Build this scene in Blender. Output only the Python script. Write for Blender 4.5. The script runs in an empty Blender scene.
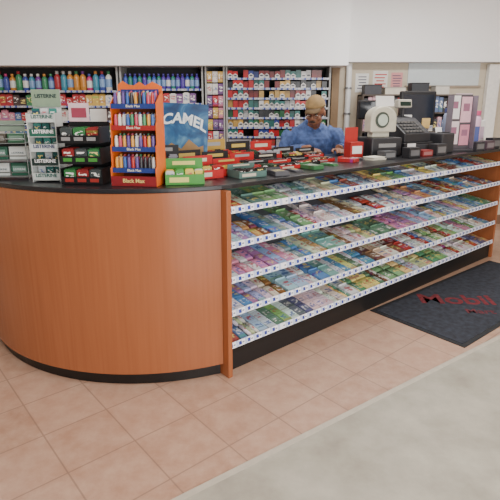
import bpy, bmesh, math, random
from mathutils import Matrix, Vector, Euler
random.seed(11)
S=bpy.context.scene
COL=S.collection
R=math.radians
# ---------------------------------------------------------------- materials
def lin(c):
    out=[]
    for v in c[:3]:
        v=v/255.0
        out.append(v/12.92 if v<=0.04045 else ((v+0.055)/1.055)**2.4)
    return (out[0],out[1],out[2],1.0)
MC={}
def mat(c,rough=0.5,metal=0.0,noise=0.06):
    key=(tuple(c),rough,metal,noise)
    if key in MC: return MC[key]
    m=bpy.data.materials.new("mat_%d_%d_%d"%tuple(c[:3])); m.use_nodes=True
    nt=m.node_tree; b=nt.nodes["Principled BSDF"]
    L=lin(c)
    if noise>0:
        tc=nt.nodes.new("ShaderNodeTexCoord"); n=nt.nodes.new("ShaderNodeTexNoise")
        n.inputs["Scale"].default_value=25
        r=nt.nodes.new("ShaderNodeValToRGB")
        r.color_ramp.elements[0].position=0.3; r.color_ramp.elements[1].position=0.7
        r.color_ramp.elements[0].color=tuple(max(0,v*(1-noise)) for v in L[:3])+(1,)
        r.color_ramp.elements[1].color=tuple(min(1,v*(1+noise)) for v in L[:3])+(1,)
        nt.links.new(tc.outputs["Object"],n.inputs["Vector"])
        nt.links.new(n.outputs["Fac"],r.inputs["Fac"])
        nt.links.new(r.outputs["Color"],b.inputs["Base Color"])
    else:
        b.inputs["Base Color"].default_value=L
    b.inputs["Roughness"].default_value=rough
    b.inputs["Metallic"].default_value=metal
    MC[key]=m
    return m
def math_node(nt,op,a,b=None,c=None):
    n=nt.nodes.new("ShaderNodeMath"); n.operation=op
    for i,v in enumerate((a,b,c)):
        if v is None: continue
        if isinstance(v,(int,float)): n.inputs[i].default_value=v
        else: nt.links.new(v,n.inputs[i])
    return n.outputs[0]
def mix(nt,fac,a,b):
    n=nt.nodes.new("ShaderNodeMix"); n.data_type='RGBA'
    if isinstance(fac,(int,float)): n.inputs[0].default_value=fac
    else: nt.links.new(fac,n.inputs[0])
    for idx,v in ((6,a),(7,b)):
        if isinstance(v,tuple): n.inputs[idx].default_value=v
        else: nt.links.new(v,n.inputs[idx])
    return n.outputs[2]
def wood():
    m=bpy.data.materials.new("cherry_laminate"); m.use_nodes=True
    nt=m.node_tree; b=nt.nodes["Principled BSDF"]
    tc=nt.nodes.new("ShaderNodeTexCoord"); mp=nt.nodes.new("ShaderNodeMapping")
    mp.inputs["Scale"].default_value=(34,34,1.0)
    n=nt.nodes.new("ShaderNodeTexNoise"); n.inputs["Scale"].default_value=1.5; n.inputs["Detail"].default_value=6
    n.inputs["Distortion"].default_value=0.5
    r=nt.nodes.new("ShaderNodeValToRGB")
    r.color_ramp.elements[0].position=0.25; r.color_ramp.elements[1].position=0.8
    r.color_ramp.elements[0].color=lin((150,88,54)); r.color_ramp.elements[1].color=lin((163,98,62))
    nt.links.new(tc.outputs["Object"],mp.inputs["Vector"]); nt.links.new(mp.outputs[0],n.inputs["Vector"])
    nt.links.new(n.outputs["Fac"],r.inputs["Fac"]); nt.links.new(r.outputs["Color"],b.inputs["Base Color"])
    b.inputs["Roughness"].default_value=0.26
    return m
WOOD=wood()
def tile():
    m=bpy.data.materials.new("terracotta_tile"); m.use_nodes=True
    nt=m.node_tree; b=nt.nodes["Principled BSDF"]
    tc=nt.nodes.new("ShaderNodeTexCoord"); mp=nt.nodes.new("ShaderNodeMapping")
    mp.inputs["Rotation"].default_value=(0,0,-R(40.5))
    mp.inputs["Location"].default_value=(0.1,0.07,0)
    br=nt.nodes.new("ShaderNodeTexBrick"); br.offset=0.0
    br.inputs["Scale"].default_value=1.0; br.inputs["Brick Width"].default_value=0.31; br.inputs["Row Height"].default_value=0.31
    br.inputs["Mortar Size"].default_value=0.004; br.inputs["Mortar Smooth"].default_value=0.3
    br.inputs["Color1"].default_value=lin((182,144,122)); br.inputs["Color2"].default_value=lin((168,130,108))
    br.inputs["Mortar"].default_value=lin((170,134,114))
    n=nt.nodes.new("ShaderNodeTexNoise"); n.inputs["Scale"].default_value=9; n.inputs["Detail"].default_value=10; n.inputs["Roughness"].default_value=.7
    nt.links.new(tc.outputs["Object"],mp.inputs["Vector"]); nt.links.new(mp.outputs[0],br.inputs["Vector"])
    nt.links.new(tc.outputs["Object"],n.inputs["Vector"])
    mr=nt.nodes.new("ShaderNodeMapRange"); mr.inputs[1].default_value=.35; mr.inputs[2].default_value=.66
    nt.links.new(n.outputs["Fac"],mr.inputs[0])
    c=mix(nt,math_node(nt,'MULTIPLY',mr.outputs[0],0.65),br.outputs["Color"],lin((202,172,150)))
    c=mix(nt,math_node(nt,'MULTIPLY',br.outputs["Fac"],.6),c,lin((128,102,88)))
    nt.links.new(c,b.inputs["Base Color"]); b.inputs["Roughness"].default_value=0.36
    return m
def concrete():
    m=bpy.data.materials.new("concrete"); m.use_nodes=True
    nt=m.node_tree; b=nt.nodes["Principled BSDF"]
    tc=nt.nodes.new("ShaderNodeTexCoord"); n=nt.nodes.new("ShaderNodeTexNoise")
    n.inputs["Scale"].default_value=3.5; n.inputs["Detail"].default_value=9; n.inputs["Roughness"].default_value=.62
    r=nt.nodes.new("ShaderNodeValToRGB"); r.color_ramp.elements[0].position=.3; r.color_ramp.elements[1].position=.68
    r.color_ramp.elements[0].color=lin((150,144,130)); r.color_ramp.elements[1].color=lin((184,179,164))
    nt.links.new(tc.outputs["Object"],n.inputs["Vector"]); nt.links.new(n.outputs["Fac"],r.inputs["Fac"])
    nt.links.new(r.outputs["Color"],b.inputs["Base Color"]); b.inputs["Roughness"].default_value=0.65
    return m
def pack_mat(name,mode):
    m=bpy.data.materials.new(name); m.use_nodes=True
    nt=m.node_tree; b=nt.nodes["Principled BSDF"]
    oi=nt.nodes.new("ShaderNodeObjectInfo"); tc=nt.nodes.new("ShaderNodeTexCoord")
    sp=nt.nodes.new("ShaderNodeSeparateXYZ"); nt.links.new(tc.outputs["Generated"],sp.inputs[0])
    gx,gy,gz=sp.outputs
    base=oi.outputs["Color"]; rnd=oi.outputs["Random"]
    hs=nt.nodes.new("ShaderNodeHueSaturation")
    nt.links.new(math_node(nt,'MULTIPLY_ADD',rnd,0.24,0.38),hs.inputs["Hue"])
    nt.links.new(base,hs.inputs["Color"]); hs.inputs["Value"].default_value=.75; hs.inputs["Saturation"].default_value=.95
    if mode in("flat","stand"):
        along=gy if mode=="flat" else gz
        band=math_node(nt,'COMPARE',along,math_node(nt,'MULTIPLY_ADD',rnd,0.6,0.15),0.08)
        c=mix(nt,band,base,hs.outputs[0])
        cb=nt.nodes.new("ShaderNodeCombineXYZ")
        nt.links.new(math_node(nt,'MULTIPLY',gx,2.2),cb.inputs[0]); nt.links.new(math_node(nt,'MULTIPLY',along,6.0),cb.inputs[1])
        nt.links.new(math_node(nt,'MULTIPLY',rnd,57.0),cb.inputs[2])
        nz=nt.nodes.new("ShaderNodeTexNoise"); nz.inputs["Scale"].default_value=1.2; nz.inputs["Detail"].default_value=1
        nt.links.new(cb.outputs[0],nz.inputs["Vector"])
        a1=math_node(nt,'COMPARE',gx,0.5,0.34); a2=math_node(nt,'COMPARE',along,0.52,0.24)
        blot=math_node(nt,'GREATER_THAN',nz.outputs["Fac"],0.53)
        f=math_node(nt,'MULTIPLY',math_node(nt,'MULTIPLY',a1,a2),blot)
        lightcol=mix(nt,math_node(nt,'GREATER_THAN',rnd,0.7),lin((250,248,242)),lin((242,222,130)))
        bw=nt.nodes.new("ShaderNodeRGBToBW"); nt.links.new(base,bw.inputs[0])
        lc=mix(nt,math_node(nt,'GREATER_THAN',bw.outputs[0],0.45),lightcol,mix(nt,math_node(nt,'GREATER_THAN',rnd,0.5),lin((70,100,170)),lin((190,66,76))))
        c=mix(nt,math_node(nt,'MULTIPLY',f,.8),c,lc)
    else:
        v=math_node(nt,'ABSOLUTE',math_node(nt,'SUBTRACT',gx,0.5))
        top=math_node(nt,'GREATER_THAN',gz,math_node(nt,'MULTIPLY_ADD',v,-0.5,0.68))
        c=mix(nt,top,lin((206,204,200)),base)
        dx=math_node(nt,'MULTIPLY',math_node(nt,'SUBTRACT',gx,0.5),2.6)
        dy=math_node(nt,'MULTIPLY',math_node(nt,'SUBTRACT',gz,0.35),8.0)
        d=math_node(nt,'ADD',math_node(nt,'MULTIPLY',dx,dx),math_node(nt,'MULTIPLY',dy,dy))
        c=mix(nt,math_node(nt,'LESS_THAN',d,0.8),c,lin((70,70,80)))
        c=mix(nt,math_node(nt,'LESS_THAN',math_node(nt,'FRACT',math_node(nt,'MULTIPLY',rnd,7.0)),.35),c,mix(nt,.3,base,lin((30,30,34))))
    nt.links.new(c,b.inputs["Base Color"]); b.inputs["Roughness"].default_value=0.32
    return m
P_FLAT=pack_mat("printed_wrapper","flat"); P_STAND=pack_mat("printed_carton","stand"); P_CIG=pack_mat("printed_cigarette_pack","cig")
def objcol_mat():
    m=bpy.data.materials.new("tinted_plastic"); m.use_nodes=True
    nt=m.node_tree; b=nt.nodes["Principled BSDF"]; oi=nt.nodes.new("ShaderNodeObjectInfo")
    nt.links.new(oi.outputs["Color"],b.inputs["Base Color"]); b.inputs["Roughness"].default_value=0.3
    return m
P_OBJ=objcol_mat()
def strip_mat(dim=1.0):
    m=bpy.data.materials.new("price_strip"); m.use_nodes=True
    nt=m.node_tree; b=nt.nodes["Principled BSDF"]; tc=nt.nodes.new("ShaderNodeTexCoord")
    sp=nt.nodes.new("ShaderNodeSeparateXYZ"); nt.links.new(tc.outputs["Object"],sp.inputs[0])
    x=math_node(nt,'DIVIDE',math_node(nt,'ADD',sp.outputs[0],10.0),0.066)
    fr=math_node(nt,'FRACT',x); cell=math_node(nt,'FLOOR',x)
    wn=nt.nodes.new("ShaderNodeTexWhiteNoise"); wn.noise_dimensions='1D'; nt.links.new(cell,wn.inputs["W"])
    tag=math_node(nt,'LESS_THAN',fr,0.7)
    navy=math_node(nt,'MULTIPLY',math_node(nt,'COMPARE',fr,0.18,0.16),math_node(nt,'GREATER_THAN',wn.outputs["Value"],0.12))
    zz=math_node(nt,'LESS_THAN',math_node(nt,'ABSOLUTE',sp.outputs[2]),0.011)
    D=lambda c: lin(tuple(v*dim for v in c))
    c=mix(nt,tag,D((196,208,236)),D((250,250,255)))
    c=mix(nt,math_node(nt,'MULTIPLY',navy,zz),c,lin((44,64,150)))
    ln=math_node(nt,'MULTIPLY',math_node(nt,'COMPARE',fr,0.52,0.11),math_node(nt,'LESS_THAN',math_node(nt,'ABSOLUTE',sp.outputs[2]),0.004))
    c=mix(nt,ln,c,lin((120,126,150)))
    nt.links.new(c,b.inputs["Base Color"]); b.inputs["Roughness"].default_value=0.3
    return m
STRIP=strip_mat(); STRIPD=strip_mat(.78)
BLACK=mat((20,20,22),0.45); WHITE=mat((236,236,234),0.5,noise=0.02); STEEL=mat((170,172,176),0.35,0.8)
# ---------------------------------------------------------------- builders
def thing(name,label,cat,loc,rz=0,group=None):
    e=bpy.data.objects.new(name,None); e.empty_display_size=0.05
    e.location=loc; e.rotation_euler=(0,0,rz); COL.objects.link(e)
    e["label"]=label; e["category"]=cat
    if group: e["group"]=group
    return e
def fin(name,bm,m,parent=None,loc=(0,0,0),rot=(0,0,0),bevel=0,smooth=False,label=None):
    bmesh.ops.recalc_face_normals(bm,faces=bm.faces)
    me=bpy.data.meshes.new(name); bm.to_mesh(me); bm.free()
    if smooth:
        for p in me.polygons: p.use_smooth=True
    if m: me.materials.append(m)
    o=bpy.data.objects.new(name,me); COL.objects.link(o); o.location=loc; o.rotation_euler=rot
    if parent is not None: o.parent=parent
    if bevel:
        b=o.modifiers.new("Bevel",'BEVEL'); b.width=bevel; b.segments=2; b.limit_method='ANGLE'
    if label: o["label"]=label
    return o
def bbox(bm,c,s,M=None):
    r=bmesh.ops.create_cube(bm,size=1.0)
    T=Matrix.Translation(c)@Matrix.Diagonal((s[0],s[1],s[2],1))
    if M is not None: T=M@T
    bmesh.ops.transform(bm,matrix=T,verts=r['verts'])
def bcyl(bm,c,r,h,M=None,r2=None,seg=24,rot=None):
    q=bmesh.ops.create_cone(bm,cap_ends=True,segments=seg,radius1=r,radius2=r if r2 is None else r2,depth=h)
    T=Matrix.Translation(c)
    if rot: T=T@Euler(rot).to_matrix().to_4x4()
    if M is not None: T=M@T
    bmesh.ops.transform(bm,matrix=T,verts=q['verts'])
def bell(bm,c,r,M=None,sub=3):
    q=bmesh.ops.create_icosphere(bm,subdivisions=sub,radius=1.0)
    T=Matrix.Translation(c)@Matrix.Diagonal((r[0],r[1],r[2],1))
    if M is not None: T=M@T
    bmesh.ops.transform(bm,matrix=T,verts=q['verts'])
def box(name,c,s,m,parent=None,bevel=0.003,rot=(0,0,0),label=None):
    bm=bmesh.new(); bbox(bm,(0,0,0),s); return fin(name,bm,m,parent,c,rot,bevel,label=label)
def cyl(name,c,r,h,m,parent=None,r2=None,seg=24,rot=(0,0,0)):
    bm=bmesh.new(); bcyl(bm,(0,0,0),r,h,r2=r2,seg=seg); o=fin(name,bm,m,parent,c,rot,0.0015); return o
def text(name,s,loc,size,m,parent=None,rot=(R(90),0,0),ext=0.0006,sx=1.0,shear=0.0,bold=0.0,arch=0.0):
    cu=bpy.data.curves.new(name,'FONT'); cu.body=s; cu.size=size; cu.extrude=ext; cu.align_x='CENTER'; cu.align_y='CENTER'; cu.shear=shear; cu.offset=bold
    t=bpy.data.objects.new(name,cu); COL.objects.link(t)
    bpy.context.view_layer.update()
    me=bpy.data.meshes.new_from_object(t.evaluated_get(bpy.context.evaluated_depsgraph_get()))
    bpy.data.objects.remove(t)
    if arch:
        for v in me.vertices: v.co.y-=arch*v.co.x**2
    me.materials.clear(); me.materials.append(m)
    o=bpy.data.objects.new(name,me); COL.objects.link(o); o.location=loc; o.rotation_euler=rot; o.scale=(sx,1,1)
    if parent is not None: o.parent=parent
    return o
def lathe(bm,prof,seg=20,M=None):
    rings=[]
    for (r,z) in prof:
        ring=[]
        for i in range(seg):
            a=2*math.pi*i/seg
            v=Vector((r*math.cos(a),r*math.sin(a),z))
            if M is not None: v=M@v
            ring.append(bm.verts.new(v))
        rings.append(ring)
    for a,b in zip(rings[:-1],rings[1:]):
        for i in range(seg):
            bm.faces.new((a[i],a[(i+1)%seg],b[(i+1)%seg],b[i]))
    bm.faces.new(rings[0][::-1]); bm.faces.new(rings[-1])
def prism(bm,pr,x0,x1,axis='x'):
    def P(p,x): return (x,p[0],p[1]) if axis=='x' else (p[0],x,p[1])
    a=[bm.verts.new(P(p,x0)) for p in pr]; b=[bm.verts.new(P(p,x1)) for p in pr]
    bm.faces.new(a); bm.faces.new(b[::-1]); n=len(pr)
    for i in range(n): bm.faces.new((a[i],a[(i+1)%n],b[(i+1)%n],b[i]))
def structure(o): o["kind"]="structure"; return o
# ---------------------------------------------------------------- frames
ANG=math.atan2(.65,.76)
U=Vector((math.cos(ANG),math.sin(ANG),0)); B=Vector((-math.sin(ANG),math.cos(ANG),0))
P0=Vector((-.14,2.46,0)); HC=1.10; TH=.024
def cp(s,t,z=0): return P0+U*s+B*t+Vector((0,0,z))
# ---------------------------------------------------------------- room
def plane_poly(name,pts,z0,z1,m,bevel=0):
    bm=bmesh.new()
    lo=[bm.verts.new((p[0],p[1],z0)) for p in pts]; hi=[bm.verts.new((p[0],p[1],z1)) for p in pts]
    bm.faces.new(lo[::-1]); bm.faces.new(hi)
    n=len(pts)
    for i in range(n): bm.faces.new((lo[i],lo[(i+1)%n],hi[(i+1)%n],hi[i]))
    return fin(name,bm,m,bevel=bevel)
structure(plane_poly("floor",[(-4.6,-2),(4.6,-2),(4.6,6.2),(-4.6,6.2)],-.05,0,tile()))
dirc=Vector((.819,.574,0)); nc=Vector((.574,-.819,0))
A=Vector((.727,2.28,0))
CONC=concrete()
def strip_poly(name,a,b,z,m):
    pts=[A-dirc*2.2+nc*a,A+dirc*3.4+nc*a,A+dirc*3.4+nc*b,A-dirc*2.2+nc*b]
    return structure(plane_poly(name,[(p.x,p.y) for p in pts],0.0,z,m))
strip_poly("trim_1",.0,.03,.004,mat((186,178,162),.6))
strip_poly("trim_2",.03,.85,.003,CONC)
WALL=mat((200,188,168),0.8,noise=0.03)
structure(box("wall_back",(0,6.15,1.4),(9.2,.1,2.8),WALL,bevel=0))
structure(box("wall_left",(-4.65,2.1,1.4),(.1,8.2,2.8),WALL,bevel=0))
structure(box("wall_right",(4.65,2.1,1.4),(.1,8.2,2.8),WALL,bevel=0))
structure(box("ceiling",(0,2.1,2.85),(9.4,8.2,.1),mat((240,240,238),0.9,noise=0.02),bevel=0))
WH2=mat((254,254,254),0.7,noise=0.0)
structure(box("wall_soffit",(-1.15,5.88,2.36),(4.5,.44,.86),WH2,bevel=0))
structure(box("wall_bulkhead",(2.87,6.02,2.39),(3.46,.16,.8),WH2,bevel=0))
structure(box("baseboard_back",(3.3,6.09,.06),(2.4,.02,.12),mat((120,90,70),.6),bevel=0))
# ---------------------------------------------------------------- curved counter
Cc=Vector((-.666,3.539,0)); RR=1.2
def clampS(p,smax=-.014):
    s=(p-P0).dot(U)
    return p-U*(s-smax) if s>smax else p
def arc(off,h0=205.6,h1=130.5,n=40,ext=1.3,clamp=True):
    out=[]
    for i in range(n+1):
        h=R(h0+(h1-h0)*i/n)
        nrm=Vector((math.sin(h),-math.cos(h),0))
        p=Cc-nrm*(RR-off)
        out.append(clampS(p) if clamp else p)
    h=R(h1); d=Vector((math.cos(h),math.sin(h),0))
    out.append(out[-1]+d*ext)
    return out
def ribbon(name,outer,inner,z0,z1,m,parent,bevel=0):
    bm=bmesh.new(); Rr=[]
    for p,q in zip(outer,inner):
        Rr.append([bm.verts.new((p.x,p.y,z0)),bm.verts.new((p.x,p.y,z1)),bm.verts.new((q.x,q.y,z1)),bm.verts.new((q.x,q.y,z0))])
    for a,b in zip(Rr[:-1],Rr[1:]):
        for i in range(4): bm.faces.new((a[i],a[(i+1)%4],b[(i+1)%4],b[i]))
    bm.faces.new(Rr[0]); bm.faces.new(Rr[-1][::-1])
    return fin(name,bm,m,parent,bevel=bevel)
cc=thing("curved_counter","curved cherry wood laminate checkout counter with black toe kick","counter",(0,0,0))
cb_=ribbon("body",arc(0),arc(.66),0.075,HC-TH-.001,WOOD,cc)
for p in cb_.data.polygons: p.use_smooth=abs(p.normal.z)<.5
cb_.data.set_sharp_from_angle(angle=R(30))
ribbon("toe_kick",arc(.03),arc(.6),0.0,0.075,mat((18,16,16),.4),cc)
ot=[p for p in reversed(arc(-.004,clamp=False))]; it=[p for p in reversed(arc(.70,clamp=False))]
ot+= [cp(.05,-.012),cp(3.43,-.012)]
it+= [cp(.15,.72),cp(3.43,.72)]
wt=ribbon("countertop",ot,it,HC-TH,HC,mat((30,30,34),.3,noise=.15),None,bevel=.004)
wt["label"]="black laminate countertop running over the curved and straight counter"; wt["category"]="countertop"
# ---------------------------------------------------------------- candy rack
rack=thing("candy_display_rack","long five-tier candy rack with white price strips and wooden ends","display rack",P0,ANG)
RL=3.38
def epanel(name,x,f):
    bm=bmesh.new()
    prism(bm,[(f,.0),(f,HC-TH-.002),(.62,HC-TH-.002),(.62,0.0)],x,x+.03)
    fin(name,bm,WOOD,rack,bevel=.003)
epanel("end_panel",-.012,-.045); epanel("end_panel",RL+.02,-.010)
box("back_panel",(RL/2+.02,.56,.56),(RL,.02,.98),mat((34,34,38),.7),rack)
box("toe_kick",(RL/2+.02,.265,.066),(RL,.5,.13),mat((18,18,20),.5),rack)
ZT=[.962,.767,.568,.370,.172]
TILT=R(9); SD=.45
def shelfM(z): return Matrix.Translation((0,.015,z-.018))@Matrix.Rotation(TILT,4,'X')
for z in ZT:
    bm=bmesh.new(); bbox(bm,(RL/2+.02,SD/2,-.006),(RL-.004,SD,.008),shelfM(z))
    sh=fin("shelf",bm,mat((130,132,140),.5),rack)
    box("price_strip",(RL/2+.02,-.006,z-.002),(RL-.002,.007,.037),STRIP,sh,.002,rot=(R(-8),0,0))
def m_bar(L=.14,W=.053,H=.015):
    bm=bmesh.new()
    prof=[(-L/2,.0015),(-L/2+.012,.0015),(-L/2+.018,H*.85),(-.03,H),(.03,H),(L/2-.018,H*.85),(L/2-.012,.0015),(L/2,.0015)]
    rows=[]
    for y,h in prof:
        w=W/2*(1.05 if h<.005 else .97)
        rows.append([bm.verts.new(v) for v in ((-w,y,0),(-w*.98,y,h*.7),(-w*.8,y,h),(w*.8,y,h),(w*.98,y,h*.7),(w,y,0))])
    for a,b in zip(rows[:-1],rows[1:]):
        for i in range(6): bm.faces.new((a[i],a[(i+1)%6],b[(i+1)%6],b[i]))
    bm.faces.new(rows[0]); bm.faces.new(rows[-1][::-1]); return bm
def m_bag():
    bm=bmesh.new(); W=.108;L=.14;n=8
    for s in (1,-1):
        grid=[]
        for j in range(n+1):
            row=[]
            for i in range(n+1):
                u=i/n*2-1; v=j/n*2-1
                h=.013*max(0,(1-abs(u)**3))*max(0,1-abs(v)**4)
                row.append(bm.verts.new((u*W/2*(1-.04*(1-v*v)),v*L/2,.013+s*h*(1 if s>0 else .95))))
            grid.append(row)
        for j in range(n):
            for i in range(n): bm.faces.new((grid[j][i],grid[j][i+1],grid[j+1][i+1],grid[j+1][i]))
    bmesh.ops.remove_doubles(bm,verts=bm.verts,dist=.0003)
    return bm
def m_carton():
    bm=bmesh.new(); w,d,h=.090,.13,.026
    bbox(bm,(0,0,h/2),(w,d,h)); bbox(bm,(0,d/2-.002,h+.004),(w*.96,.002,.014)); return bm
def m_gum():
    bm=bmesh.new()
    bbox(bm,(0,0,.010),(.064,.09,.020)); bbox(bm,(0,-.03,.0103),(.0652,.014,.0210)); return bm
def m_roll():
    bm=bmesh.new()
    M=Matrix.Translation((0,0,.0125))@Matrix.Rotation(R(90),4,'X')
    lathe(bm,[(.006,-.062),(.009,-.056),(.0085,-.052),(.0122,-.047),(.0122,.047),(.0085,.052),(.009,.056),(.006,.062)],14,M)
    return bm
def mk(bm,name,m,smooth=False,bev=0):
    bmesh.ops.recalc_face_normals(bm,faces=bm.faces)
    if bev: bmesh.ops.bevel(bm,geom=list(bm.edges),offset=bev,segments=1,affect='EDGES')
    me=bpy.data.meshes.new(name); bm.to_mesh(me); bm.free(); me.materials.append(m)
    if smooth:
        for p in me.polygons: p.use_smooth=True
    return me
KINDS={
 "candy_bar":(mk(m_bar(),"candy_bar",P_FLAT,False),.057,.143,"chocolate bar in a shiny printed wrapper","candy bar"),
 "candy_bag":(mk(m_bag(),"candy_bag",P_FLAT,True),.112,.143,"small flat bag of candy with printed front","candy bag"),
 "candy_carton":(mk(m_carton(),"candy_carton",P_FLAT,False,.001),.094,.133,"flat printed carton of candy with raised flap","candy box"),
 "gum_pack":(mk(m_gum(),"gum_pack",P_FLAT,False,.0012),.068,.093,"pack of chewing gum lying flat on its shelf","chewing gum"),
 "mint_roll":(mk(m_roll(),"mint_roll",P_FLAT,True),.028,.127,"roll of mints in twisted paper","mint roll"),
}
WHT=(242,242,242)
PALS=[[(104,150,206),WHT,(186,216,238),(226,230,236),(136,184,190)],
 [(196,74,68),(236,216,180),(140,98,74),WHT,(240,232,214)],
 [(140,190,126),(200,220,172),WHT,(104,154,126),(240,226,140)],
 [(232,160,192),(248,214,228),WHT,(196,138,186),(176,200,236)],
 [(110,118,146),(166,94,80),(214,168,116),(106,150,200),(240,232,208)]]
TW=[[3,2,2,1,2],[3,3,1,2,2],[3,1,2,3,1],[3,2,2,4,1],[3,1,3,3,2]]
def place(kind,M,col,lab=None,group=None):
    me,w,l,lb,cat=KINDS[kind]
    o=bpy.data.objects.new(kind,me); COL.objects.link(o)
    o.matrix_world=M; o.color=lin(col); o["label"]=lab or lb; o["category"]=cat
    if group: o["group"]=group
    return o
RM=Matrix.Translation(P0)@Matrix.Rotation(ANG,4,'Z')
tier=["top","second","third","fourth","bottom"]
for ti,z in enumerate(ZT):
    x=.026
    while x<RL-.03:
        r=random.random()
        kind="candy_bar" if r<.36 else "gum_pack" if r<.60 else "candy_carton" if r<.80 else "candy_bag" if r<.95 else "mint_roll"
        run=random.choice([1,2,2,3]); pal=random.choices(PALS,weights=TW[ti])[0]
        for rr in range(run):
            w=KINDS[kind][1]; l=KINDS[kind][2]
            if x+w>RL+.015: break
            col=random.choice(pal)
            col=tuple(min(255,max(0,c+random.randint(-12,12))) for c in col)
            y=l/2+.006+random.choice([0,0,0,.008]); tilt=random.uniform(0,4)
            while y+l/2<SD-.03 and y<.36:
                M=RM@shelfM(z)@Matrix.Translation((x+w/2,y,-.0012))@Matrix.Rotation(R(random.uniform(-2,2)),4,'Z')@Matrix.Translation((0,-l/2,0))@Matrix.Rotation(R(tilt),4,'X')@Matrix.Translation((0,l/2,0))
                place(kind,M,col,group="candy on the %s shelf"%tier[ti])
                y+=l+.003
            x+=w+.001
# ---------------------------------------------------------------- floor mat
mrot=ANG-R(1.5); Um=Vector((math.cos(mrot),math.sin(mrot),0)); Nm=Vector((math.sin(mrot),-math.cos(mrot),0))
mat_l=1.9; mat_w=.74
ctr=cp(1.37,-.004)+Um*(mat_l/2)+Nm*(mat_w/2)
fm=thing("floor_mat","dark charcoal entrance mat with faded red lettering on the floor","floor mat",(ctr.x,ctr.y,0),mrot)
box("rubber_border",(0,0,.003),(mat_l,mat_w,.006),mat((26,28,32),.7),fm,.002)
box("carpet_field",(0,0,.007),(mat_l-.06,mat_w-.06,.006),mat((42,46,56),.95,noise=.4),fm,.002)
text("lettering","Mobil",(-.27,.06,.0105),.26,mat((106,32,40),.95,noise=.35),fm,rot=(0,0,R(-43)),bold=.005)
text("lettering","Mart",(-.34,-.17,.0105),.11,mat((92,36,44),.95,noise=.3),fm,rot=(0,0,R(-43)),bold=.002)
# ---------------------------------------------------------------- back shelf racks
def wallrack(name,label,x0,x1,zs,depth=.32,yb=6.09,ztop=1.93,col=(160,160,158)):
    e=thing(name,label,"store shelf",((x0+x1)/2,yb-depth/2,0))
    m=mat(col,.5); w=x1-x0
    box("back_panel",(0,depth/2-.01,ztop/2),(w,.02,ztop),mat((46,44,46),.7),e)
    for sx in (-1,1): box("side_panel",(sx*(w/2-.01),0,ztop/2),(.02,depth-.021,ztop),m,e)
    for z in zs:
        s=box("shelf",(0,-.005,z-.01),(w-.042,depth-.03,.018),m,e)
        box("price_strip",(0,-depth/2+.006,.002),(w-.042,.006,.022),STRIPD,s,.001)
    box("base",(0,0,.05),(w-.042,depth-.04,.1),mat((50,50,52),.7),e)
    return e
wallrack("cigarette_rack","tall cigarette shelving with price strips on the back wall",-.28,.93,[.45,.75,.92,1.03,1.14,1.25,1.36,1.47,1.58,1.69,1.80])
wallrack("hanging_goods_rack","dark wall panel with hanging blister packs on hooks",-.52,-.29,[.6,1.0])
wallrack("sundries_rack","white wall shelving with small colourful boxes and cans",-1.5,-.54,[.6,.88,1.04,1.2,1.36,1.52,1.68])
wallrack("bottle_rack","white wall shelving with rows of colourful toiletry bottles",-3.35,-1.52,[.6,.95,1.15,1.32,1.49,1.66])
bm=bmesh.new(); bbox(bm,(0,0,.044),(.056,.022,.088)); bbox(bm,(0,0,.075),(.0568,.0228,.0015))
CIG=mk(bm,"cigarette_pack",P_CIG,False)
bm=bmesh.new(); bbox(bm,(0,0,.04),(.27,.045,.08))
CART=mk(bm,"cigarette_carton",P_STAND,False,.001)
bm=bmesh.new(); bbox(bm,(0,0,.05),(.075,.03,.1)); bbox(bm,(0,0,.103),(.05,.003,.006))
SBOX=mk(bm,"product_box",P_STAND,False,.001)
bm=bmesh.new(); bbox(bm,(0,0,.06),(.062,.003,.12)); bbox(bm,(0,-.007,.045),(.045,.012,.06))
BLIS=mk(bm,"blister_pack",P_STAND,False,.001)
def inst(name,me,loc,col,label,cat,group,rz=0):
    o=bpy.data.objects.new(name,me); COL.objects.link(o); o.location=loc; o.rotation_euler=(0,0,rz); o.color=lin(col)
    o["label"]=label; o["category"]=cat
    if group: o["group"]=group
    return o
cigc=[(190,26,30),(190,26,30),(26,100,54),(200,160,80),(200,200,200),(40,60,140),(40,40,44),(40,110,104),(130,24,28)]
for zi,z in enumerate([1.14,1.25,1.36,1.47,1.58,1.69,1.80]):
    x=-.23; c=random.choice(cigc); n=0
    while x<.9:
        if n<=0: c=random.choice(cigc); n=random.choice([1,1,2,3])
        if random.random()>.06:
            o=inst("cigarette_pack",CIG,(x,5.80+random.choice([0,0,.03]),z+.0005),c,"upright cigarette pack on the wall shelf","cigarettes","cigarette packs on the wall rack")
            o.scale=(1,1,random.choice([1,1,.93,.85]))
        x+=.0605; n-=1
for z in [.92,1.03]:
    x=-.12
    while x<.8:
        inst("cigarette_carton",CART,(x,5.81,z+.0005),random.choice([(150,150,156),(165,165,165),(120,125,140),(150,50,50),(140,145,140)]),"cigarette carton lying on a lower shelf","cigarette carton","cartons under the cigarette packs")
        x+=.283
vmut=[(180,60,66),(74,104,156),(74,134,90),(206,170,90),(216,212,206),(120,86,134),(80,66,66),(200,130,150),(220,216,210)]
HK=bmesh.new(); bcyl(HK,(0,.1,.118),.002,.24,seg=6,rot=(R(90),0,0))
hookme=mk(HK,"peg_hook",STEEL)
for zi in range(6):
    z=1.08+.135*zi
    for j in range(3):
        x=-.47+.066*j
        c=random.choice(vmut)
        for q in range(2):
            inst("blister_pack",BLIS,(x,5.80+.03*q,z),c,"blister pack hanging on a wall hook","blister pack","hanging blister packs")
        h=bpy.data.objects.new("peg_hook",hookme); COL.objects.link(h); h.location=(x,5.84,z-.0); h["label"]="steel peg hook holding blister packs"; h["category"]="hook"; h["group"]="steel peg hooks"
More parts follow.
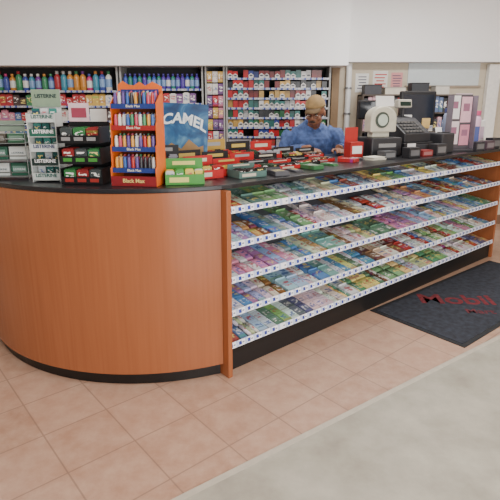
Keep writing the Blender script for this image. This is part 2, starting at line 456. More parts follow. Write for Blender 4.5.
for z in [1.04,1.2,1.36,1.52]:
    x=-1.43
    while x<-.6:
        inst("product_box",SBOX,(x,5.80,z+.0005),random.choice(vmut),"small printed product box on the wall shelf","product box","boxes on the sundries shelves").scale=(1,1,random.uniform(.8,1.2))
        x+=.0765
for z in [1.15,1.32,1.49]:
    x=-3.28; c=random.choice(vmut)
    while x<-1.58:
        if random.random()<.5: c=random.choice(vmut)
        inst("product_box",SBOX,(x,5.84,z+.0005),c,"small printed product box on the wall shelf","product box","boxes on the toiletry shelves").scale=(1,1,random.choice([1.3,1.2,.9]))
        x+=.0775
def bottle_meshes(h,r):
    b=bmesh.new(); lathe(b,[(r*.9,0),(r,.006),(r,h*.68),(r*.8,h*.76),(r*.42,h*.82),(r*.42,h*.85)],16)
    c=bmesh.new(); lathe(c,[(r*.52,h*.845),(r*.52,h*.97),(r*.4,h)],16)
    l=bmesh.new(); lathe(l,[(r*1.01,h*.18),(r*1.015,h*.19),(r*1.015,h*.58),(r*1.01,h*.59)],16)
    return mk(b,"bottle_body",P_OBJ,True),mk(c,"bottle_cap",P_OBJ,True),mk(l,"bottle_label",P_OBJ,True)
BT=[bottle_meshes(.22,.036),bottle_meshes(.19,.033),bottle_meshes(.17,.026)]
def bottle(loc,k,c1,c2,label,group):
    e=thing("bottle",label,"bottle",loc,0,group)
    for me,c,n in zip(BT[k],(c1,c2,random.choice([(210,210,205),c1,(120,150,190)])),("body","cap","label")):
        o=bpy.data.objects.new(n,me); COL.objects.link(o); o.parent=e; o.color=lin(c)
    return e
vivid=[(186,60,116),(66,80,150),(60,130,90),(110,60,140),(190,130,60),(66,134,156),(160,50,56),(206,204,198)]
x=-3.28
while x<-1.57:
    bottle((x,5.84,1.6605),random.choice([0,1]),random.choice(vivid),random.choice(vivid+[(190,190,190)]*2),"toiletry bottle with coloured cap on wall shelf","bottles on the wall shelf")
    x+=.0745
x=-1.44
while x<-.58:
    bottle((x,5.82,1.6805),2,random.choice([(80,60,150),(60,84,160),(46,124,110)]),(70,60,140),"small blue or purple spray bottle on wall shelf","small bottles on the sundries shelf")
    x+=.055
# ---------------------------------------------------------------- back wall right part
dt=thing("wall_pipe","white vertical conduit fixed to the back wall","pipe",(1.19,6.062,0))
cyl("tube",(0,0,.99),.035,1.98,WHITE,dt)
for z in (1.0,1.4,1.7): cyl("pipe_clamp",(0,0,z),.045,.02,STEEL,dt)
structure(box("trim_3",(1.03,6.07,.99),(.09,.06,1.98),mat((150,122,92),.6)))
def paper(x,z,w,h,col,lab,pc=(90,90,110)):
    e=thing("notice_paper",lab,"notice",(x,6.099,z))
    box("sheet",(0,0,0),(w,.003,h),mat(col,.8,noise=.02),e,0)
    for i in range(5): box("printed_line",(random.uniform(-.05,.05)*w,-.0022,h*(.32-.15*i)),(w*random.uniform(.5,.8),.001,h*.05),mat(pc,.8),e,0)
    return e
paper(1.36,1.76,.16,.22,(230,230,226),"white printed notice taped to the wall")
paper(1.58,1.78,.18,.24,(226,222,216),"white poster with red print taped to the wall",(190,60,60))
paper(1.78,1.78,.14,.2,(215,150,150),"pink paper notice taped to the wall")
paper(2.62,1.50,.2,.28,(222,204,208),"pale pink poster taped to the wall",(170,80,110))
structure(box("window_1",(2.34,6.095,1.86),(.86,.02,.26),mat((206,214,216),.15,noise=.02)))
structure(box("trim_4",(2.34,6.085,1.72),(.92,.03,.02),mat((160,146,130),.6)))
structure(box("trim_5",(2.92,6.05,.985),(.14,.08,1.97),mat((238,236,230),.6)))
# storage hutch with stock against the back wall
hu=thing("storage_hutch","open dark storage hutch with binders and boxes at the wall","shelf unit",(1.86,5.93,0))
HM_=mat((84,74,66),.6); HW=1.1
box("back_panel",(0,.135,.81),(HW,.01,1.62),mat((52,46,44),.7),hu)
for sx in (-1,1): box("side_panel",(sx*(HW/2-.01),0,.81),(.02,.26,1.62),HM_,hu)
HZ=[.5,.95,1.2,1.42,1.62]
for z in HZ: box("shelf",(0,0,z-.009),(HW-.042 if z<1.6 else HW,.258,.018),HM_,hu)
bm=bmesh.new(); bbox(bm,(0,0,.08),(.045,.15,.16)); bbox(bm,(0,-.0755,.1),(.03,.001,.06)); BIN=mk(bm,"binder",P_STAND,False,.001)
for z in (.95,1.2,1.42):
    x=1.36
    while x<2.36:
        if random.random()<.85:
            o=inst("binder",BIN,(x,5.90,z+.0005),random.choice([(220,218,210),(60,60,66),(90,110,150),(150,60,56),(200,190,170),(40,40,44),(214,170,180)]),"ring binder standing on a hutch shelf","binder","binders on the hutch shelves")
            o.scale=(1,1,random.uniform(.8,1.15))
        x+=.049
for x,w,h,c in [(1.44,.2,.1,(70,70,76)),(1.70,.24,.07,(214,206,190)),(1.99,.2,.12,(50,54,60)),(2.25,.16,.09,(206,200,190))]:
    e=thing("storage_box","closed storage box on top of the hutch","box",(x,5.92,1.6205)); box("carton",(0,0,h/2),(w,.16,h),mat(c,.6),e); box("lid",(0,0,h+.006),(w+.006,.166,.012),mat(tuple(int(v*.8) for v in c),.6),e)
# ---------------------------------------------------------------- things on the left counter
T=HC+.0008
ORG=mat((222,104,34),.45)
tw=thing("battery_display_tower","tall stepped orange cardboard tower holding tiers of lighters","display stand",(-.575,2.50,T),R(-8))
for sx in (-1,1):
    bm=bmesh.new()
    prism(bm,[(-.088,0),(-.088,.09),(-.07,.10),(-.07,.20),(-.055,.21),(-.055,.31),(-.04,.32),(-.04,.41),(.02,.45),(.07,.47),(.07,0)],sx*.118-.002,sx*.118+.002)
    fin("side_panel",bm,ORG,tw)
box("back_panel",(0,.07,.235),(.232,.003,.47),mat((120,64,36),.5),tw,0)
bm=bmesh.new()
prism(bm,[(-.118,.44),(-.118,.5),(-.09,.52),(-.06,.5),(-.03,.497),(.0,.515),(.03,.495),(.07,.515),(.118,.49),(.118,.44)],.066,.069,'y')
fin("header_card",bm,ORG,tw)
box("header_band",(0,.0645,.462),(.2,.003,.03),mat((34,54,120),.5),tw,0)
for i in range(4):
    z=.07+.105*i; y=-.072+.010*i
    box("tray",(0,(y+.06)/2,z),(.230,.06-y,.004),ORG,tw,0)
    box("tray_lip",(0,y,z+.009),(.230,.003,.024),mat([(34,54,120),(34,54,120),(150,34,34),(34,54,120)][i],.45),tw,0)
    text("lip_lettering","Black Max",(0,y-.0025,z+.009),.018,mat((230,226,210),.6),tw)
bat=bmesh.new(); lathe(bat,[(.0088,0),(.009,.002),(.009,.056),(.0088,.058)],12); bcyl(bat,(0,0,.064),.0068,.012,seg=10); bbox(bat,(.003,0,.071),(.008,.006,.004))
BB=mk(bat,"lighter",P_OBJ,False)
twM=Matrix.Translation((-.575,2.50,T))@Matrix.Rotation(R(-8),4,'Z')
for i in range(4):
    z=.0725+.105*i
    for j in range(10):
        for q in range(3):
            p=twM@Vector((-.097+.0215*j,-.054+.010*i+.026*q,z+.0))
            c=random.choice([(180,48,44),(216,156,66),(46,46,50),(54,96,166),(64,140,94),(190,70,94),(226,220,210),(96,72,140),(190,190,190)])
            inst("lighter",BB,p,c,"small coloured lighter standing in an orange tower tray","lighter","lighters in the orange tower").scale=(1,1,1.12 if q==2 else 1.0)
bm=bmesh.new(); bbox(bm,(0,-.0895,.026),(.238,.003,.05)); fin("front_panel",bm,mat((130,26,32),.5),tw)
text("front_lettering","Black Max",(0,-.092,.028),.028,mat((224,200,120),.6),tw,bold=.0004)
bk=thing("black_display_box","three-tier black cardboard display with green and red packets","display stand",(-.86,2.535,T),R(-4))
BLK=mat((16,16,18),.4)
for i in range(3):
    z=.105*i
    box("tier_back",(0,.075,z+.055),(.218,.004,.1),BLK,bk,0)
    box("tier_floor",(0,.0,z+.004),(.218,.15,.004),BLK,bk,0)
    for sx in (-1,1): box("tier_side",(sx*.1075,.0,z+.045),(.003,.15,.078),BLK,bk,0)
    box("tier_front",(0,-.0755,z+.022),(.218,.003,.04),BLK,bk,0)
    for k in range(3): box("front_label",(-.066+.066*k,-.0778,z+.024),(.046,.0015,.018),mat([(150,40,34),(60,130,50),(130,130,130)][i],.5),bk,0)
box("header_card",(-.05,.076,.36),(.11,.003,.1),mat((216,186,192),.5),bk,0)
box("header_panel",(-.05,.0735,.36),(.08,.002,.05),mat((150,60,80),.5),bk,0)
box("header_card",(.055,.076,.345),(.09,.003,.07),mat((206,206,200),.5),bk,0)
bkM=Matrix.Translation((-.86,2.535,T))@Matrix.Rotation(R(-4),4,'Z')
bm=bmesh.new(); bbox(bm,(0,0,.034),(.062,.018,.068)); bbox(bm,(0,0,.07),(.05,.002,.008))
PKT=mk(bm,"energy_packet",P_STAND,False,.001)
for i in range(3):
    for j in range(3):
        for q in range(3):
            p=bkM@Vector((-.068+.068*j,-.055+.04*q,.0065+.105*i))
            inst("energy_packet",PKT,p,[(50,110,60),(130,36,36),(60,66,66)][(i+j)%3],"small packet standing in a black display tray","packet","packets in the black display",R(-4))
def smallbox(name,lab,cat,loc,s,col,rz=0,word=None,wc=(240,240,240),ws=.02,lid=None):
    e=thing(name,lab,cat,loc,rz)
    box("carton",(0,0,s[2]/2),s,mat(col,.45),e,.002)
    box("label_panel",(0,-s[1]/2-.0008,s[2]*.5),(s[0]*.8,.001,s[2]*.55),mat(lid or tuple(min(255,int(c*.6+80)) for c in col),.5),e,0)
    if word: text("lettering",word,(0,-s[1]/2-.0022,s[2]*.5),ws,mat(wc,.5),e)
    return e
LI=mat((200,204,200),.35)
lr=thing("mouthwash_display_rack","tall narrow white rack with mouthwash packets and printed fronts","display stand",(-1.085,2.60,T),R(0))
box("back_card",(0,.05,.24),(.15,.004,.48),LI,lr,0)
for sx in (-1,1): box("side_card",(sx*.073,.0,.18),(.003,.1,.36),LI,lr,0)
box("header_card",(0,.044,.435),(.15,.004,.09),mat((130,150,126),.4),lr,0)
text("header_lettering","LISTERINE",(0,.041,.445),.026,mat((20,40,50),.5),lr,bold=.0006)
for i in range(5):
    z=.010+.076*i
    box("tray",(0,0,z),(.143,.09,.003),LI,lr,0)
    box("tray_front",(0,-.048+.004*i,z+.02),(.146,.003,.038),mat([(190,196,190),(30,46,42),(196,200,198),(40,90,74),(196,200,196)][i],.4),lr,0)
    text("front_lettering","LISTERINE",(0,-.0505+.004*i,z+.026),.0255,mat([(20,80,70),(226,226,226),(20,40,90),(236,236,236),(20,80,70)][i],.5),lr,bold=.0006)
bm=bmesh.new(); bbox(bm,(0,0,.033),(.038,.01,.066)); MW=mk(bm,"breath_strip_packet",P_STAND,False,.001)
for i in range(5):
    for j in range(3):
        inst("breath_strip_packet",MW,(-1.085-.045+.045*j,2.60+.01,T+.0125+.076*i),random.choice([(60,130,120),(200,205,205),(40,100,94)]),"breath strip packet standing in a white rack","packet","packets in the mouthwash rack")
lw=thing("wire_counter_rack","low steel wire rack with green and white mouthwash packs","display rack",(-1.335,2.70,T),R(6))
WIRE=mat((110,114,112),.3,.7)
bm=bmesh.new()
for sx in (-1,1):
    bcyl(bm,(sx*.105,-.06,.13),.003,.26,seg=8); bcyl(bm,(sx*.105,.07,.16),.003,.32,seg=8)
for z in (.02,.11,.2):
    bcyl(bm,(0,-.06,z+.02),.003,.21,seg=8,rot=(0,R(90),0))
    bcyl(bm,(0,.07,z+.09),.003,.21,seg=8,rot=(0,R(90),0))
    for sx in (-1,1): bcyl(bm,(sx*.105,.005,z),.003,.13,seg=8,rot=(R(90),0,0))
fin("wire_frame",bm,WIRE,lw,smooth=False)
for z in (.02,.11,.2): box("shelf",(0,.005,z-.003),(.205,.13,.003),mat((120,124,122),.3),lw,0)
box("header_sign",(-.02,.075,.285),(.17,.004,.06),mat((130,146,130),.5),lw,0)
lwM=Matrix.Translation((-1.335,2.70,T))@Matrix.Rotation(R(6),4,'Z')
for i,z in enumerate((.02,.11,.2)):
    for j in range(2):
        pp=lwM@Vector((-.05+.1*j,-.01,z-.001))
        if i<2:
            smallbox("mouthwash_box","white and green mouthwash carton in a wire rack","mouthwash box",pp,(.09,.05,.07),[(196,200,196),(34,84,64)][(i+j)%2],R(6),"LISTERINE",(20,60,70) if (i+j)%2==0 else (225,225,225),.015)
        else:
            smallbox("mint_box","dark green and brown mint box on a wire rack","mint box",pp,(.09,.05,.05),[(70,64,54),(50,90,64)][j],R(6))
smallbox("counter_carton","tall grey green carton beside the wire rack","carton",(-1.62,2.93,T),(.16,.1,.26),(150,160,150),R(25),lid=(60,100,84))
# blue banner
cm=thing("cigarette_banner_display","blue cigarette advertising panel with large arched white lettering","advertising sign",(-.435,3.07,T),R(6))
box("base",(0,0,.02),(.3,.09,.04),mat((34,44,60),.5),cm)
def banner_mat():
    m=bpy.data.materials.new("blue_banner_print"); m.use_nodes=True
    nt=m.node_tree; b=nt.nodes["Principled BSDF"]; tc=nt.nodes.new("ShaderNodeTexCoord")
    n=nt.nodes.new("ShaderNodeTexNoise"); n.inputs["Scale"].default_value=7; n.inputs["Detail"].default_value=4; n.inputs["Distortion"].default_value=1.2
    r=nt.nodes.new("ShaderNodeValToRGB"); e=r.color_ramp.elements
    e[0].position=.3; e[0].color=lin((16,44,86)); e[1].position=.75; e[1].color=lin((110,160,186))
    e2=r.color_ramp.elements.new(.5); e2.color=lin((30,86,132))
    nt.links.new(tc.outputs["Object"],n.inputs["Vector"]); nt.links.new(n.outputs["Fac"],r.inputs["Fac"]); nt.links.new(r.outputs["Color"],b.inputs["Base Color"]); b.inputs["Roughness"].default_value=.35
    return m
bm=bmesh.new(); bbox(bm,(0,0,0),(.34,.02,.37)); fin("panel",bm,banner_mat(),cm,(0,.02,.225),(0,R(3),0),.003)
bm=bmesh.new(); prism(bm,[(-.13,.05),(-.13,.12),(-.06,.17),(.0,.13),(.05,.19),(.11,.14),(.14,.15),(.14,.05)],.006,.009,'y'); fin("dune_artwork",bm,mat((150,116,72),.5),cm)
text("lettering","CAMEL",(.03,.0075,.315),.088,mat((226,234,236),.5),cm,rot=(R(90),R(10),0),bold=.003,arch=1.8)
def tray(lab,loc,rz,s,col,kindcols,hh=.05,n=None,patch=(220,200,120)):
    e=thing("counter_display_box",lab,"display box",loc,rz)
    w,d,h=s; m=mat(col,.45)
    box("bottom",(0,0,.002),(w,d,.003),m,e,0)
    box("front",(0,-d/2,h*.35+.001),(w,.003,h*.7),m,e,0)
    for sx in (-1,1): box("side",(sx*(w/2-.0015),0,h*.45),(.003,d-.004,h*.9-.002),m,e,0)
    box("header",(0,d/2,(h+hh)/2),(w,.003,h+hh),m,e,0)
    pm=mat(patch,.5)
    box("front_print",(-.15*w,-d/2-.002,h*.36),(w*.5,.0012,h*.34),pm,e,0)
    box("header_print",(0,d/2-.002,h+hh*.5),(w*.6,.0012,hh*.4),pm,e,0)
    M=Matrix.Translation(loc)@Matrix.Rotation(rz,4,'Z')
    nn=n or int(w/.05)
    for r_ in range(max(1,int((d-.03)/.035))):
        for i in range(nn):
            pp=M@Vector((-w/2+(i+.5)*w/nn,-d/2+.025+.035*r_,.005))
            sc=min(.9*w/nn/.062,1.2)
            o=inst("candy_packet",PKT,pp,random.choice(kindcols),"small candy packet standing in an open counter box","packet","packets in the counter boxes",rz)
            o.scale=(sc,1,max(.4,h*1.0/.078)*random.uniform(.92,1.06))
    return e
tray("green open counter box with yellow packs",(-.345,2.52,T),R(10),(.2,.12,.075),(60,140,46),[(210,186,66),(70,146,60),(200,200,190)],patch=(216,210,110))
tray("dark grey open counter box with silver packs",(-.49,2.72,T),R(4),(.17,.1,.13),(44,44,48),[(150,150,160),(100,50,50),(60,60,70)],patch=(150,150,150))
def ct(s,t): return cp(s,t,T)
rdk=ANG-R(5)
RC=(176,28,30); KC=(26,24,28)
lay=[(.07,.27,.19,.12,.07,RC,.05),(.09,.42,.19,.12,.08,KC,.06),
 (.29,.15,.19,.12,.05,(80,110,104),.02),(.29,.29,.19,.12,.06,RC,.03),(.31,.43,.19,.12,.07,KC,.05),(.41,.59,.19,.12,.12,(180,146,66),.06),
 (.51,.27,.19,.12,.045,KC,.02),(.52,.42,.19,.12,.06,RC,.04),(.62,.58,.19,.12,.10,KC,.06),
 (.73,.28,.19,.12,.035,RC,.015),(.74,.43,.19,.12,.05,KC,.03),(.84,.59,.19,.12,.09,RC,.06),
 (.97,.34,.19,.12,.03,KC,.015),(1.05,.57,.19,.12,.06,KC,.04),
 (1.20,.40,.19,.12,.03,RC,.015),(1.28,.57,.19,.12,.05,KC,.03)]
for s_,t_,w_,d_,h_,c_,hh_ in lay:
    kc=random.choice([[(160,40,36),(40,30,30),(40,36,36)],[(40,36,40),(150,150,156),(140,34,36)],[(190,166,76),(156,36,36),(40,60,44)],[(104,64,46),(150,130,100),(60,60,70)]])
    nm={RC:"red",KC:"black"}.get(c_,"coloured")
    tray("%s open counter box filled with candy packets"%nm,ct(s_,t_),rdk,(w_,d_,h_),c_,kc,hh=hh_,patch=random.choice([(200,190,170),(196,170,84),(150,150,150)]))
for i,(s,t) in enumerate([(.48,.09),(.66,.13),(.84,.15),(1.07,.2),(1.33,.24),(1.5,.3)]):
    place("candy_bar" if i%2 else "candy_carton",Matrix.Translation(cp(s,t,T))@Matrix.Rotation(ANG+R(-20+i*9),4,'Z'),random.choice([(170,40,40),(60,60,66),(210,205,190),(60,110,70)]),"loose candy lying on the black countertop",None)
# ---------------------------------------------------------------- right counter objects
rb=thing("red_card_box","red cardboard charity box with white card","box",ct(1.62,.42),R(24))
box("body",(0,0,.06),(.12,.09,.12),mat((166,32,28),.5),rb); box("back_card",(0,.04,.17),(.12,.004,.12),mat((176,42,36),.5),rb,0)
box("white_card",(0,-.0465,.06),(.09,.002,.06),WHITE,rb,0)
rg=thing("cash_register","bulky dark grey cash register with keypad and pole display","cash register",ct(2.22,.36),R(32))
DK=mat((44,44,48),.5)
box("cash_drawer",(0,0,.05),(.36,.34,.1),mat((26,26,30),.5),rg,.006)
box("drawer_front",(0,-.173,.05),(.32,.006,.07),mat((60,60,64),.5),rg)
bm=bmesh.new(); prism(bm,[(-.15,.102),(-.15,.17),(.02,.29),(.15,.31),(.15,.102)],-.16,.16)
fin("body",bm,DK,rg,bevel=.006)
bm=bmesh.new()
for i in range(6):
    for j in range(4):
        yy=-.13+.033*j; zz=.17+(yy+.15)*.706
        bbox(bm,(-.12+.04*i,yy,zz+.007),(.03,.026,.014))
fin("keypad",bm,mat((110,110,110),.5),rg)
cyl("display_pole",(.08,.1,.34),.014,.1,DK,rg)
box("customer_display",(.08,.1,.41),(.17,.05,.07),mat((180,176,164),.5),rg,.008,rot=(R(-8),0,0))
box("display_screen",(.08,.0715,.41),(.13,.003,.035),mat((30,50,44),.2),rg,0,rot=(R(-8),0,0))
box("taped_card",(-.1,-.1755,.06),(.1,.002,.07),WHITE,rg,0)
BEI=mat((200,196,178),.45)
lt=thing("lottery_terminal","beige round-faced ticket terminal with dark dial on dark base","ticket machine",ct(1.87,.36),R(20))
box("base",(0,0,.075),(.28,.22,.15),DK,lt,.01)
box("neck",(0,.02,.17),(.16,.08,.05),BEI,lt,.01)
bm=bmesh.new()
pr=[(-.12,.19)]+[(.12*-math.cos(a),.30+.09*math.sin(a)) for a in [math.pi*k/16 for k in range(17)]]+[(.12,.19)]
prism(bm,pr,-.05,.05,'y'); fin("head",bm,BEI,lt,bevel=.01)
bm=bmesh.new(); bcyl(bm,(-.02,-.054,.285),.062,.008,rot=(R(90),0,0),seg=32); fin("dark_dial",bm,mat((70,80,74),.3),lt)
bm=bmesh.new(); bcyl(bm,(-.02,-.060,.285),.045,.006,rot=(R(90),0,0),seg=32); fin("pale_dial_centre",bm,mat((190,202,188),.4),lt)
box("paper_sign",(.03,-.0,.43),(.17,.003,.08),WHITE,lt,0,rot=(R(-8),0,0))
box("ticket_slot",(0,-.113,.09),(.16,.006,.03),mat((140,140,140),.4),lt,0)
def monitor(lab,loc,rz,w,h,z,note=False):
    e=thing("computer_monitor",lab,"monitor",loc,rz)
    box("foot",(0,0,.008),(.18,.16,.016),BLACK,e,.005); cyl("stand",(0,.02,z/2),.022,z,BLACK,e)
    box("housing",(0,0,z+h/2-.02),(w,.05,h),mat((26,26,30),.4),e,.012)
    box("rear_bulge",(0,.045,z+h/2-.02),(w*.6,.05,h*.6),BLACK,e,.015)
    box("screen",(0,-.026,z+h/2-.02),(w*.86,.002,h*.8),mat((40,46,58),.15),e,0)
    if note:
        box("taped_note",(-w*.3,-.0285,z+.02),(.09,.002,.11),WHITE,e,0); box("taped_note",(w*.25,-.0285,z+.0),(.08,.002,.09),mat((226,190,120),.8),e,0)
    return e
monitor("black flat monitor with taped notes beside the register",ct(2.56,.46),R(10),.34,.30,.24,True)
monitor("black monitor turned toward the clerk",ct(2.86,.56),R(50),.28,.24,.28)
monitor("small dark terminal screen behind the ticket machine",ct(2.07,.62),R(5),.2,.16,.30)
pr_=thing("receipt_printer","dark receipt printer with white paper roll","printer",ct(2.50,.18),R(30))
box("body",(0,0,.085),(.16,.18,.17),mat((50,50,54),.5),pr_,.012); box("paper",(0,.02,.185),(.08,.002,.06),WHITE,pr_,0,rot=(R(-15),0,0)); box("slot_cover",(0,-.03,.173),(.1,.05,.008),mat((30,30,34),.4),pr_,.002)
ps=thing("leaflet_stand","tall counter stand with white and pink leaflets taped on","leaflet stand",ct(2.75,.14),R(22))
box("base",(0,0,.01),(.24,.14,.02),mat((60,60,66),.5),ps); box("backboard",(0,.02,.25),(.27,.012,.48),mat((90,84,90),.6),ps)
for x,z,w,h,c in [(-.065,.38,.12,.2,(240,240,240)),(.07,.36,.12,.22,(236,190,204)),(-.06,.16,.13,.2,(236,220,224)),(.075,.14,.11,.18,(216,146,166))]:
    box("leaflet",(x,.012,z),(w,.002,h),mat(c,.8),ps,0)
    box("leaflet_print",(x,.0105,z+.02),(w*.6,.001,h*.3),mat((160,110,134),.8),ps,0)
for sx in (-1,1): box("side_wing",(sx*.137,-.01,.25),(.004,.07,.46),mat((120,112,122),.6),ps,0)
def jarr(s,t,body,lid,h,lab):
    jar=thing("candy_jar",lab,"jar",ct(s,t))
    bm=bmesh.new(); lathe(bm,[(.06,0),(.07,.01),(.07,h),(.056,h+.03)],24); fin("body",bm,mat(body,.3),jar,smooth=True)
    cyl("lid",(0,0,h+.05),.062,.04,mat(lid,.4),jar)
    box("label_band",(0,-.0715,h*.5),(.07,.002,h*.5),mat((70,84,150),.5),jar,0)
jarr(3.04,.16,(220,180,206),(210,90,136),.28,"tall pink plastic candy jar with darker lid")
jarr(3.12,.42,(150,160,190),(70,80,140),.3,"tall blue plastic candy jar with lid")
wb=thing("white_display_box","white display box with grey slot at the counter end","box",ct(3.25,.24),R(30))
box("carton",(0,0,.13),(.14,.14,.26),WHITE,wb,.004); box("slot",(0,0,.2615),(.08,.04,.003),mat((130,130,136),.6),wb,0)
box("front_print",(0,-.0712,.14),(.1,.002,.12),mat((200,176,196),.6),wb,0)
for i,(s,t,c,h) in enumerate([(1.72,.18,(60,62,66),.06),(1.93,.10,(36,36,40),.08),(2.12,.10,(130,40,40),.05),(2.30,.08,(50,50,54),.09),(2.93,.05,(50,50,56),.08),(3.13,.05,(76,60,70),.08),(3.28,.06,(40,40,46),.1)]):
    smallbox("counter_box","small box on the black countertop by the register","box",ct(s,t),(.12,.08,h),c,R(30))
def stackp(s,t,c):
    e=thing("paper_stack","small stack of papers on the countertop","papers",ct(s,t),R(35))
    for k in range(4): box("sheet",(random.uniform(-.006,.006),random.uniform(-.006,.006),.003+.006*k),(.14,.1,.004),mat(c,.8),e,0,rot=(0,0,R(random.uniform(-6,6))))
stackp(1.60,.2,(220,216,200))
for i,(s,t,w,h,c,pcv,lab) in enumerate([(2.42,.64,.16,.4,(216,206,180),(150,60,50),"tall cream notice in an upright holder"),(2.25,.64,.1,.42,(70,90,130),(220,220,220),"blue upright notice in a holder")]):
    e=thing("sign_holder",lab,"sign holder",ct(s,t),R(18))
    box("foot",(0,0,.006),(w,.07,.012),DK,e,.002); box("sheet",(0,0,h/2+.01),(w,.004,h),mat(c,.7),e,0)
    box("print_panel",(0,-.003,h*.68),(w*.7,.001,h*.3),mat(pcv,.7),e,0); box("print_panel",(0,-.003,h*.32),(w*.7,.001,h*.12),mat(pcv,.7),e,0)
# ---------------------------------------------------------------- clerk
pth=R(8); PX=Vector((.56,4.47,0))
man=thing("person","man in tan cap, glasses and denim shirt looking down at counter","person",PX,pth)
SK=mat((134,88,64),.55); DEN=mat((72,94,144),.85,noise=.3)
def tube(bm,pts,rad,seg=14):
    pts=[Vector(p) for p in pts]; rings=[]
    for i,p in enumerate(pts):
        d=(pts[min(i+1,len(pts)-1)]-pts[max(i-1,0)]).normalized()
        ref=Vector((1,0,0)) if abs(d.x)<.9 else Vector((0,1,0))
        yv=d.cross(ref).normalized(); xv=yv.cross(d).normalized()
        r=rad[i]; rx,ry=(r,r) if not isinstance(r,tuple) else r
        rings.append([bm.verts.new(p+xv*rx*math.cos(2*math.pi*k/seg)+yv*ry*math.sin(2*math.pi*k/seg)) for k in range(seg)])
    for a,b in zip(rings[:-1],rings[1:]):
        for k in range(seg): bm.faces.new((a[k],a[(k+1)%seg],b[(k+1)%seg],b[k]))
    bm.faces.new(rings[0][::-1]); bm.faces.new(rings[-1])
HM=Matrix.Translation((-.015,-.16,1.438))@Matrix.Rotation(R(-30),4,'Z')@Matrix.Rotation(R(15),4,'X')@Matrix.Scale(1.04,4)
bm=bmesh.new()
bell(bm,(0,.012,.03),(.076,.096,.092),HM); bell(bm,(0,-.028,-.045),(.056,.062,.066),HM)
bell(bm,(0,-.045,-.085),(.03,.03,.024),HM); bell(bm,(0,-.094,-.018),(.012,.020,.026),HM,2); bell(bm,(0,-.102,-.03),(.015,.012,.011),HM,2)
bell(bm,(0,-.082,.014),(.05,.014,.010),HM,2); bell(bm,(0,-.084,-.064),(.026,.012,.008),HM,2); bell(bm,(0,-.08,-.076),(.022,.012,.007),HM,2)
for sx in (-1,1):
    bell(bm,(sx*.078,.012,-.012),(.010,.018,.030),HM,2); bell(bm,(sx*.04,-.06,-.03),(.024,.02,.02),HM,2)
tube(bm,[(0,-.03,1.27),(0,-.08,1.33),(0,-.135,1.39)],[.06,.056,.058])
tube(bm,[(0,.03,.85),(0,.02,1.0),(0,-.01,1.15),(0,-.03,1.28)],[(.14,.1),(.15,.11),(.17,.11),(.08,.07)])
for sx in (-1,1):
    el=Vector((sx*.25,-.16,1.08)); wr=Vector((sx*.12,-.42,1.158))
    tube(bm,[(sx*.16,-.02,1.25),(sx*.22,-.07,1.18),el,(sx*.19,-.31,1.13),wr],[.05,.045,.038,.034,.025])
    bell(bm,wr+Vector((-sx*.015,-.05,-.016)),(.038,.05,.016),None,2)
    for k,(off,ln) in enumerate([(-.03,.06),(-.01,.072),(.01,.068),(.028,.052)]):
        b0=wr+Vector((-sx*.015+off,-.09,-.014))
        tube(bm,[b0,b0+Vector((off*.15,-ln*.45,.0)),b0+Vector((off*.2,-ln*.8,-.012)),b0+Vector((off*.2,-ln,-.026))],[.0095,.009,.008,.007],8)
    th=wr+Vector((-sx*.045,-.03,-.014))
    tube(bm,[th,th+Vector((-sx*.022,-.028,-.008)),th+Vector((-sx*.026,-.055,-.018))],[.012,.010,.008],8)
for sx in (-1,1):
    tube(bm,[(sx*.09,.03,.9),(sx*.1,.0,.5),(sx*.11,.03,.09),(sx*.11,.02,.05)],[.085,.06,.04,.04]); bell(bm,(sx*.11,-.04,.035),(.045,.12,.035))
bd=fin("body",bm,SK,man,smooth=True)
rm=bd.modifiers.new("Remesh",'REMESH'); rm.mode='VOXEL'; rm.voxel_size=.006; rm.use_smooth_shade=True
sm=bd.modifiers.new("Smooth",'SMOOTH'); sm.iterations=2; sm.factor=.5
bm=bmesh.new()
tube(bm,[(0,.03,.84),(0,.03,.98),(0,.0,1.12),(0,-.02,1.23),(0,-.03,1.30),(0,-.06,1.335)],[(.19,.135),(.2,.14),(.22,.15),(.22,.135),(.15,.095),(.08,.075)],24)
for sx in (-1,1):
    el=Vector((sx*.25,-.16,1.08))
    tube(bm,[(sx*.14,-.02,1.25),(sx*.215,-.045,1.225),(sx*.25,-.10,1.15),el,(sx*.21,-.27,1.12),(sx*.16,-.36,1.15)],[.078,.084,.070,.060,.050,.042])
    tube(bm,[(sx*.07,-.07,1.31),(sx*.03,-.13,1.29)],[.024,.018])
shb=fin("denim_shirt",bm,DEN,man,smooth=True)
rm=shb.modifiers.new("Remesh",'REMESH'); rm.mode='VOXEL'; rm.voxel_size=.01; rm.use_smooth_shade=True
sm=shb.modifiers.new("Smooth",'SMOOTH'); sm.iterations=3
tx=bpy.data.textures.new("cloth_folds",'CLOUDS'); tx.noise_scale=.07
dm=shb.modifiers.new("Folds",'DISPLACE'); dm.texture=tx; dm.strength=.03; dm.mid_level=.5
bm=bmesh.new()
for sx in (-1,1):
    tube(bm,[(sx*.08,.03,.9),(sx*.1,.0,.5),(sx*.11,.03,.07)],[(.1,.11),.085,.07])
tube(bm,[(0,.03,.93),(0,.03,.82)],[(.17,.12),(.165,.12)])
tr=fin("trousers",bm,mat((50,52,60),.9),man,smooth=True)
rm=tr.modifiers.new("Remesh",'REMESH'); rm.mode='VOXEL'; rm.voxel_size=.012; rm.use_smooth_shade=True
OL=mat((146,120,80),.85,noise=.12)
bm=bmesh.new()
q=bmesh.ops.create_uvsphere(bm,u_segments=32,v_segments=16,radius=1.0)
bmesh.ops.delete(bm,geom=[v for v in bm.verts if v.co.z<-.05],context='VERTS')
bmesh.ops.transform(bm,matrix=HM@Matrix.Translation((0,.014,.05))@Matrix.Diagonal((.084,.104,.092,1)),verts=bm.verts)
cap=fin("baseball_cap",bm,OL,man,smooth=True); so=cap.modifiers.new("Solid",'SOLIDIFY'); so.thickness=.003
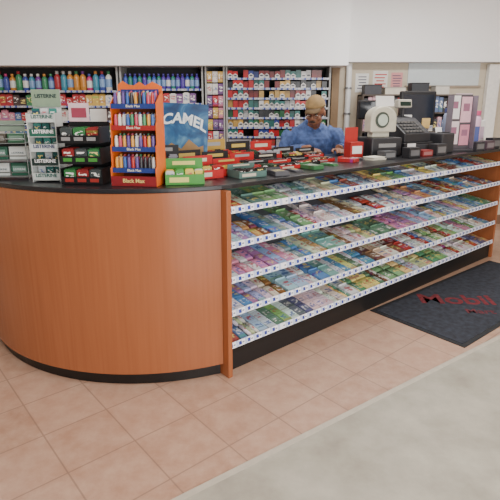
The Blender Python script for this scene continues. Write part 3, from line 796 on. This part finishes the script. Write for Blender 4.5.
bm=bmesh.new(); n=12; top=[]
for k in range(n+1):
    a=math.pi*(.12+.76*k/n); x=.072*math.cos(a)
    inn=Vector((x,.014-.098*math.sin(a),.056)); out=Vector((x*.92,-.1*math.sin(a)-.085*max(0,math.sin(a))**.5,.044-.020*abs(math.cos(a))**2))
    top.append((bm.verts.new(HM@inn),bm.verts.new(HM@out)))
for a,b in zip(top[:-1],top[1:]): bm.faces.new((a[0],b[0],b[1],a[1]))
br=fin("cap_brim",bm,mat((96,76,50),.85),cap,smooth=True); so=br.modifiers.new("Solid",'SOLIDIFY'); so.thickness=.004
bm=bmesh.new(); bell(bm,(0,.045,.0),(.08,.074,.06),HM)
fin("hair",bm,mat((38,32,30),.9),man,smooth=True)
bm=bmesh.new(); bell(bm,(0,-.097,-.053),(.030,.010,.008),HM,2); fin("moustache",bm,mat((34,28,26),.9),man,smooth=True)
for sx in (-1,1):
    bm=bmesh.new(); bell(bm,(sx*.031,-.078,-.003),(.012,.008,.005),HM,2); ey=fin("eye",bm,mat((190,180,170),.3),man,smooth=True)
    bm=bmesh.new(); bell(bm,(sx*.031,-.0855,-.005),(.005,.003,.0045),HM,2); fin("iris",bm,mat((30,22,18),.3),ey,smooth=True)
    bm=bmesh.new(); bell(bm,(sx*.032,-.09,.014),(.02,.006,.004),HM,2); fin("eyebrow",bm,mat((40,34,32),.9),man,smooth=True)
bm=bmesh.new()
for sx in (-1,1):
    n=20; ring=[]
    for k in range(n):
        a=2*math.pi*k/n; ring.append(HM@Vector((sx*.033+.022*math.cos(a),-.102,-.004+.016*math.sin(a))))
    for k in range(n): tube(bm,[ring[k],ring[(k+1)%n]],[.0014,.0014],6)
    tube(bm,[HM@Vector((sx*.055,-.1,0)),HM@Vector((sx*.078,-.03,.0)),HM@Vector((sx*.082,.02,.0))],[.0015]*3,6)
tube(bm,[HM@Vector((-.011,-.104,0)),HM@Vector((.011,-.104,0))],[.0015]*2,6)
fin("eyeglasses",bm,mat((60,54,50),.3,.6),man)
# ---------------------------------------------------------------- light
def area(name,loc,size,sy,power,rot=(0,0,0),col=(1,1,1)):
    l=bpy.data.lights.new(name,'AREA'); l.shape='RECTANGLE'; l.size=size; l.size_y=sy; l.energy=power; l.color=col
    o=bpy.data.objects.new(name,l); COL.objects.link(o); o.location=loc; o.rotation_euler=rot
area("ceiling_light",(-1.5,3.9,2.75),1.2,.4,54,col=(1,.98,.95))
area("ceiling_light",(1.6,4.4,2.75),1.2,.4,50,col=(1,.98,.95))
area("ceiling_light",(-1.6,1.6,2.75),1.2,.4,26,col=(1,.98,.95))
area("ceiling_light",(1.4,1.6,2.75),1.2,.4,42,col=(1,.98,.95))
area("shop_window_light",(2.4,-1.8,1.4),3.0,2.2,215,rot=(R(88),0,R(22)),col=(1,.99,.97))
W=bpy.data.worlds.new("World"); S.world=W; W.use_nodes=True
W.node_tree.nodes["Background"].inputs[0].default_value=(.95,.97,1,1); W.node_tree.nodes["Background"].inputs[1].default_value=.36
# ---------------------------------------------------------------- camera
cd=bpy.data.cameras.new("camera"); cam=bpy.data.objects.new("camera",cd); COL.objects.link(cam)
cam.location=(0,0,1.5); cam.rotation_euler=(R(90-14.7),0,0)
cd.sensor_width=36; cd.lens=36*480/500; cd.shift_y=-19/500; cd.clip_end=50
S.camera=cam
